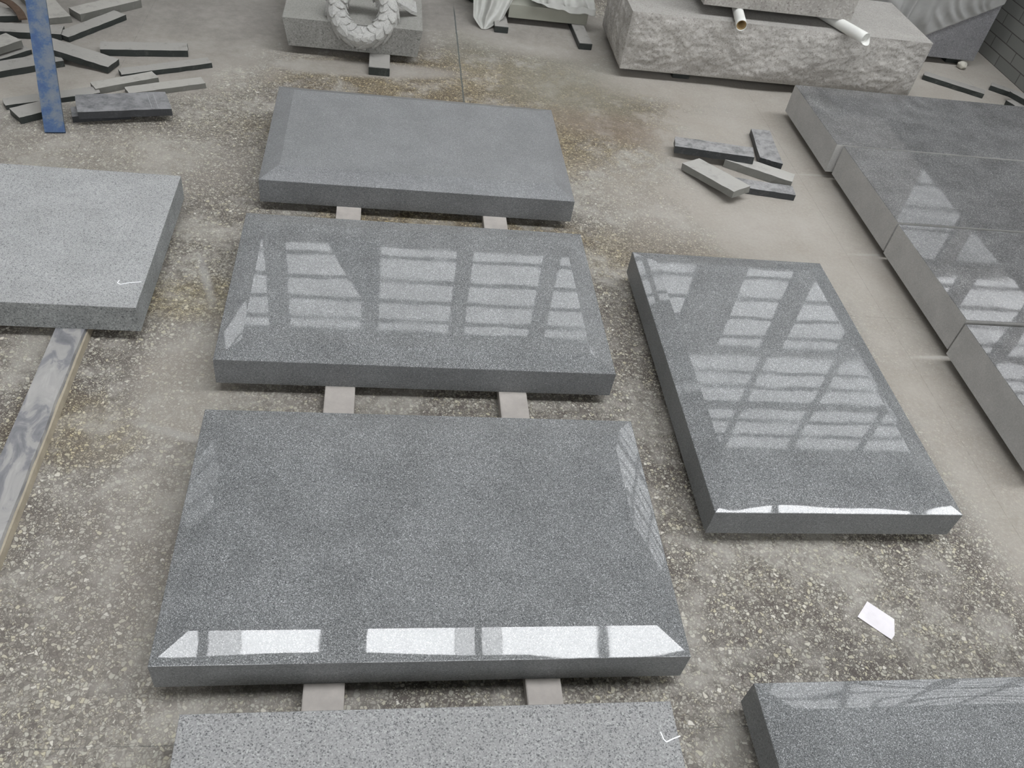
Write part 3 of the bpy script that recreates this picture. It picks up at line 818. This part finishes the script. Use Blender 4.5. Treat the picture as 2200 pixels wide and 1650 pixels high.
# wreath: a torus carrying overlapping pointed leaves
tilt = math.radians(38)
RR, rr = 0.105, 0.0345
ex = Vector((1, 0, 0)); ey = Vector((0, math.sin(tilt), math.cos(tilt))); en = Vector((0, -math.cos(tilt), math.sin(tilt)))
WC = Vector((-0.094, 3.530, 0.104)) + ey * RR - Vector((0, 0, 0))
bm = bmesh.new()
def tor(a, b_, r_extra=0.0):
    c_ = WC + (ex * math.cos(a) + ey * math.sin(a)) * RR
    rad = (ex * math.cos(a) + ey * math.sin(a))
    return c_ + (rad * math.cos(b_) + en * math.sin(b_)) * (rr + r_extra), (rad * math.cos(b_) + en * math.sin(b_))
nA, nB = 64, 20
gr = [[bm.verts.new(tor(2 * math.pi * i / nA, 2 * math.pi * j / nB)[0]) for j in range(nB)] for i in range(nA)]
for i in range(nA):
    for j in range(nB):
        bm.faces.new([gr[i][j], gr[(i + 1) % nA][j], gr[(i + 1) % nA][(j + 1) % nB], gr[i][(j + 1) % nB]])
def leaf(a0, b0, sgn, ln, wdt, lift):
    """pointed leaf with a midrib, wrapped on the torus; grows along +-a"""
    nl, nw = 8, 6
    g_, g2 = [], []
    for i in range(nl + 1):
        u = i / nl
        wv = math.sin(math.pi * min(1.0, u * 0.80 + 0.16)) ** 0.8 * wdt if i < nl else 0.0004
        row, row2 = [], []
        for j in range(nw + 1):
            v = (j / nw - 0.5) * 2
            a = a0 + sgn * u * ln
            b_ = b0 + v * wv
            hgt = 0.003 + lift * (u ** 1.3) * (1 - 0.35 * abs(v)) - (0.0022 if abs(v) < 0.01 else 0) + 0.002 * (1 - v * v)
            p, _n = tor(a, b_, hgt); row.append(bm.verts.new(p))
            p, _n = tor(a, b_, hgt - 0.005); row2.append(bm.verts.new(p))
        g_.append(row); g2.append(row2)
    for i in range(nl):
        for j in range(nw):
            bm.faces.new([g_[i][j], g_[i + 1][j], g_[i + 1][j + 1], g_[i][j + 1]])
            bm.faces.new([g2[i][j + 1], g2[i + 1][j + 1], g2[i + 1][j], g2[i][j]])
        for j, sw in ((0, 0), (nw, 1)):
            q = [g_[i][j], g2[i][j], g2[i + 1][j], g_[i + 1][j]]
            bm.faces.new(q if not sw else q[::-1])
    bm.faces.new([g_[nl][j] for j in range(nw + 1)] + [g2[nl][j] for j in range(nw, -1, -1)])
rl = random.Random(3)
for k in range(9):
    for hb, (bb, s0) in enumerate(((-0.15, 0), (1.05, .5), (2.2, 0), (3.3, .5))):
        for sgn, st in ((1, math.pi * 0.52), (-1, math.pi * 0.48)):
            # both branches run from the top of the ring down to the bottom
            if k + s0 > 7.6: continue
            a = st + sgn * (k + s0 + rl.uniform(-.12, .12)) * (math.pi / 8.3)
            leaf(a, bb + rl.uniform(-.14, .14), sgn, 0.56 + rl.uniform(-.05, .05), 0.74, 0.010 + rl.uniform(0, .004))
bm.normal_update()
for v in bm.verts: v.co -= wr.location
o = bm_obj('carved_wreath', bm, M_wreath, wr, smooth_f=False)
# ribbon end on the right
bm = bmesh.new()
rp = [(0.030, 3.66, 0.240), (0.062, 3.665, 0.225), (0.085, 3.68, 0.205), (0.108, 3.70, 0.188), (0.128, 3.715, 0.176)]
prev = None
for i, p in enumerate(rp):
    w2 = 0.030 + 0.004 * math.sin(i * 2.2)
    p = Vector(p)
    off = Vector((0.006 * math.sin(i * 3), w2, 0.010))
    rg = [bm.verts.new(p - off - wr.location), bm.verts.new(p + off - wr.location), bm.verts.new(p + off + Vector((0, 0, -.014)) - wr.location), bm.verts.new(p - off + Vector((0, 0, -.014)) - wr.location)]
    if prev:
        for k in range(4): bm.faces.new([prev[k], prev[(k + 1) % 4], rg[(k + 1) % 4], rg[k]])
    else: bm.faces.new(rg[::-1])
    prev = rg
bm.faces.new(prev)
bm_obj('carved_ribbon', bm, M_wreath, wr)

strip(-0.061, 0.024, 3.412, 3.95, 0.0345, M_bar, 'short dark strip sticking out under the wreath block front', 'dark strips under the back blocks')
strip(-0.35, -0.27, 3.70, 4.1, 0.035, M_bar, 'dark strip hidden under the left side of the wreath block', 'dark strips under the back blocks')

# ------------------------------------------------------------------ plastic-wrapped stone at the top centre
wp = rough_block('wrapped_stone', 0.575, 0.957, 4.085, 4.75, 0.031, 0.092, M_foam, M_foam, 0.002, 5, nx=40, nz=8)
tag(wp, 'greenish white stone slab partly covered by plastic, at the top centre', 'stone')
strip(0.503, 0.567, 3.968, 4.45, 0.03, M_bar, 'dark strip under the left end of the plastic-covered stone', 'dark strips under the back blocks')
strip(0.880, 0.942, 3.872, 4.45, 0.03, M_bar, 'dark strip jutting out under the right end of the plastic-covered stone', 'dark strips under the back blocks', ang=2.5)
def sheet(name, fn, nu, nv, mat, th=0.0009):
    V = [Vector(fn(i / nu, j / nv)) for j in range(nv + 1) for i in range(nu + 1)]
    F = [(j * (nu + 1) + i, j * (nu + 1) + i + 1, (j + 1) * (nu + 1) + i + 1, (j + 1) * (nu + 1) + i) for j in range(nv) for i in range(nu)]
    c = sum(V, Vector()) / len(V)
    o = mesh_obj(name, [v - c for v in V], F, mat, None, tuple(c), smooth_f=True)
    md = o.modifiers.new('thickness', 'SOLIDIFY'); md.thickness = th
    return o
def lerp(a, b_, t): return a + (b_ - a) * t
# right part: draped over the top with a curved hem hanging over the front
def fr_(u, v):
    # u across x .66 -> .985 ; v from hem (0) up and back over the top (1)
    x = lerp(0.672, 0.985, u)
    hem = 0.133 - 0.040 * math.sin(math.pi * min(1, u * 0.62)) + 0.0 * u
    fold = 0.010 * math.sin(u * 17 + v * 4) + 0.006 * math.sin(u * 37 + 1.3 + v * 9)
    if v < 0.25:
        t = v / 0.25
        return (x, 4.062 - 0.004 * math.sin(u * 21) + 0.014 * t, lerp(hem - 0.006, 0.120, t) + fold * .25)
    t = (v - 0.25) / 0.75
    return (x - t * 0.03, 4.076 + t * 0.65, 0.122 + 0.05 * math.sin(math.pi * t) ** .6 + fold * 1.2 + 0.012 * noise.noise(Vector((x * 9, t * 7, 0))))
o = sheet('plastic_sheet', fr_, 60, 40, M_plastic); tag(o, 'dusty white plastic sheet over the stone at the top centre, right piece', 'plastic sheet')
# left part: gathered corner that trails onto the floor
def fl2(u, v):
    # v=0 at the tip on the floor, v=1 at the back top; u from left edge to right edge
    if v < 0.35:
        t = v / 0.35
        xl = lerp(0.444, 0.404, min(1, t * 1.6)); xr = lerp(0.462, 0.545, t)
        yl = lerp(3.985, 4.07, t); yr = lerp(3.985, 4.035, t)
        z = lerp(0.003, 0.045, t ** 1.3)
    else:
        t = (v - 0.35) / 0.65
        xl = lerp(0.404, 0.40, t); xr = lerp(0.545, 0.650, min(1, t * 2.2))
        yl = lerp(4.07, 4.45, t); yr = lerp(4.035, 4.40, t)
        z = lerp(0.045, 0.165, min(1, t * 2.6))
    x = lerp(xl, xr, u); y = lerp(yl, yr, u)
    fold = 0.012 * math.sin(u * 11 + v * 3 + .6) + 0.007 * math.sin(u * 23 + 2)
    amp = min(1, v * 3)
    return (x, y - fold * .6 * amp, max(0.0035, z + fold * amp + 0.02 * math.sin(math.pi * u) * amp))
o = sheet('plastic_sheet', fl2, 40, 50, M_plastic); tag(o, 'crumpled plastic sheet corner trailing on the floor at the top centre, left piece', 'plastic sheet')
# dark bundle
bm = bmesh.new(); bmesh.ops.create_icosphere(bm, subdivisions=4, radius=1.0)
for v in bm.verts:
    k = 1 + 0.25 * noise.noise(v.co * 2.2)
    v.co = Vector((v.co.x * .060 * k, v.co.y * .055 * k, max(-.052, v.co.z * .055 * k)))
o = bm_obj('cloth_bundle', bm, M_green, None, (0.435, 4.330, 0.0525), True)
tag(o, 'dark green bundle at the top edge, left of the plastic-covered stone', 'bundle')

# ------------------------------------------------------------------ rough block, slab on paper tubes
rb = rough_block('rough_stone_block', 1.035, 2.440, 3.615, 4.085, 0.04, 0.292, M_block, M_rough, 0.015, 2, nx=340, nz=64, fine=0.7, bulge=0.014)
tag(rb, 'large rough-faced pale stone block with a smooth top, at the upper right', 'block')
gb = 'dark strips under the back blocks'
strip(1.30, 1.38, 3.66, 4.05, 0.04, M_bar, 'dark strip hidden in the gap under the left part of the rough block', gb)
strip(2.05, 2.14, 3.640, 4.05, 0.04, M_strip, 'pale strip visible in the gap under the right part of the rough block', gb)
ub = rough_block('speckled_stone_slab', 1.345, 2.03, 3.652, 4.08, 0.338, 0.60, M_block, M_speck, 0.008, 11, nx=70, nz=26)
tag(ub, 'speckled beige stone slab resting on two paper tubes on the rough block', 'slab')
def tube(name, p0, p1, r0, r1, wall, curl=False):
    p0, p1 = Vector(p0), Vector(p1)
    d = (p1 - p0).normalized(); s_ = d.cross(Vector((0, 0, 1))).normalized(); u_ = s_.cross(d)
    root = empty(name, tuple(p0))
    n = 36; m_ = 14
    bm = bmesh.new(); rings_ = []
    for i in range(m_ + 1):
        t = i / m_
        r_ = lerp(r0, r1, t)
        rg = []
        for k in range(n):
            a = 2 * math.pi * k / n
            ext = 0.0
            if curl and t == 1: ext = 0.018 * max(0, math.cos(a + 1.9)) ** 2
            rg.append(bm.verts.new(p0.lerp(p1, t) + (s_ * math.cos(a) + u_ * math.sin(a)) * r_ + d * ext - p0))
        rings_.append(rg)
    for i in range(m_):
        for k in range(n): bm.faces.new([rings_[i][k], rings_[i][(k + 1) % n], rings_[i + 1][(k + 1) % n], rings_[i + 1][k]])
    o = bm_obj('paper_wrap', bm, M_tube, root, smooth_f=True)
    md = o.modifiers.new('thickness', 'SOLIDIFY'); md.thickness = 0.0012; md.offset = -1
    bm = bmesh.new(); rings_ = []
    for (t, rk) in ((0, 1), (0.985, 1), (0.985, 0.78), (0, 0.78)):
        r_ = (lerp(r0, r1, t) - 0.002) * rk
        rings_.append([bm.verts.new(p0.lerp(p1, t) + (s_ * math.cos(2 * math.pi * k / n) + u_ * math.sin(2 * math.pi * k / n)) * r_ - p0) for k in range(n)])
    for i in range(4):
        for k in range(n): bm.faces.new([rings_[i][k], rings_[i][(k + 1) % n], rings_[(i + 1) % 4][(k + 1) % n], rings_[(i + 1) % 4][k]])
    c_ = bm_obj('cardboard_core', bm, M_card if not curl else M_tube, root, smooth_f=True)
    return root
t1 = tube('paper_tube', (1.585, 4.02, 0.3155), (1.487, 3.520, 0.3155), 0.0225, 0.0225, .003)
tag(t1, 'white paper tube with brown core under the left of the speckled slab', 'tube', 'paper tubes under the speckled slab')
t2 = tube('paper_tube', (1.83, 4.02, 0.3155), (2.055, 3.515, 0.3175), 0.0215, 0.0245, .003, True)
tag(t2, 'white paper tube with a curled lip under the right of the speckled slab', 'tube', 'paper tubes under the speckled slab')

# ------------------------------------------------------------------ grey block under plastic, by the brick partition
gbk = box_obj('grey_granite_block', 2.30, 3.062, 4.14, 4.75, 0.032, 0.62, M_darkblk, bev=0.002)
tag(gbk, 'grey granite block draped in clear plastic beside the brick partition', 'block')
strip(2.62, 2.70, 4.16, 4.7, 0.031, M_bar, 'dark strip hidden under the left of the draped grey block', gb)
strip(2.93, 3.00, 4.17, 4.7, 0.031, M_bar, 'dark strip hidden under the right of the draped grey block', gb)
def drp(u, v):
    # u 0 left -> 1 right ; v 0 hem -> 1 top of the face
    x = lerp(2.30, 3.064, u)
    hem_z = lerp(-0.10, 0.327, u) + 0.028 * math.sin(math.pi * max(0, (u - .5) * 2)) * (-.3)
    hem_z = max(0.05, 0.327 + (x - 3.06) * 0.56)
    z = lerp(hem_z, 0.625, v)
    # swags hanging from the right corner, upright pleats at the left
    px_, pz_ = x - 3.06, z - 0.36
    rad = math.sqrt((px_ * 0.9) ** 2 + (pz_ * 1.5 + .02) ** 2) + 0.018 * noise.noise(Vector((x * 6, z * 6, 2)))
    sw = sum(math.exp(-((rad - r0) / w0) ** 2) for r0, w0 in ((.085, .012), (.125, .009), (.17, .016), (.225, .010), (.27, .018), (.34, .012), (.42, .02)))
    pl_ = 0.5 + 0.5 * math.sin(x * 52 + 2.5 * noise.noise(Vector((x * 7, z * 5, 4))) * 2)
    wl = max(0, min(1, (2.78 - x) / 0.12))
    e_ = min(1, v * 6) * min(1, (1 - u) * 8)
    amp = (0.011 * min(1.2, sw)) * (1 - wl) + 0.030 * (pl_ ** 1.5) * wl
    return (x, 4.136 - 0.003 - amp * (0.25 + 0.75 * e_), z)
o = sheet('plastic_sheet', drp, 140, 60, M_plastic2); tag(o, 'clear plastic sheet with swagged folds hanging on the grey block', 'plastic sheet')
# pebble
bm = bmesh.new(); bmesh.ops.create_icosphere(bm, subdivisions=4, radius=1.0)
for v in bm.verts:
    k = 1 + 0.22 * noise.noise(v.co * 1.6 + Vector((3, 1, 0))); q = noise.noise(v.co * 5) * .04
    v.co = Vector((v.co.x * .026 * (k + q), v.co.y * .022 * (k + q), max(-.0165, v.co.z * .019 * (k + q))))
o = bm_obj('pebble', bm, M_pebble, None, (2.992, 4.112, 0.0168), True)
tag(o, 'small pale stone lump in front of the draped grey block', 'stone')

# ------------------------------------------------------------------ scrap of paper on the floor
pp = [(1.143, 0.957), (1.189, 0.909), (1.174, 0.871), (1.160, 0.859), (1.144, 0.877), (1.103, 0.918)]
cxp, cyp = 1.15, .905
V = [(x - cxp, y - cyp, .0012 if i not in (1, 3) else .0035) for i, (x, y) in enumerate(pp)]
V += [(x, y, z + .0006) for x, y, z in V]
o = mesh_obj('paper_scrap', V, [(6, 11, 10, 7), (7, 10, 9, 8), (0, 1, 4, 5), (1, 2, 3, 4)] + [(i, (i + 1) % 6, 6 + (i + 1) % 6, 6 + i) for i in range(6)], M_paper, None, (cxp, cyp, 0))
tag(o, 'torn scrap of white paper lying on the floor at the lower right', 'paper')
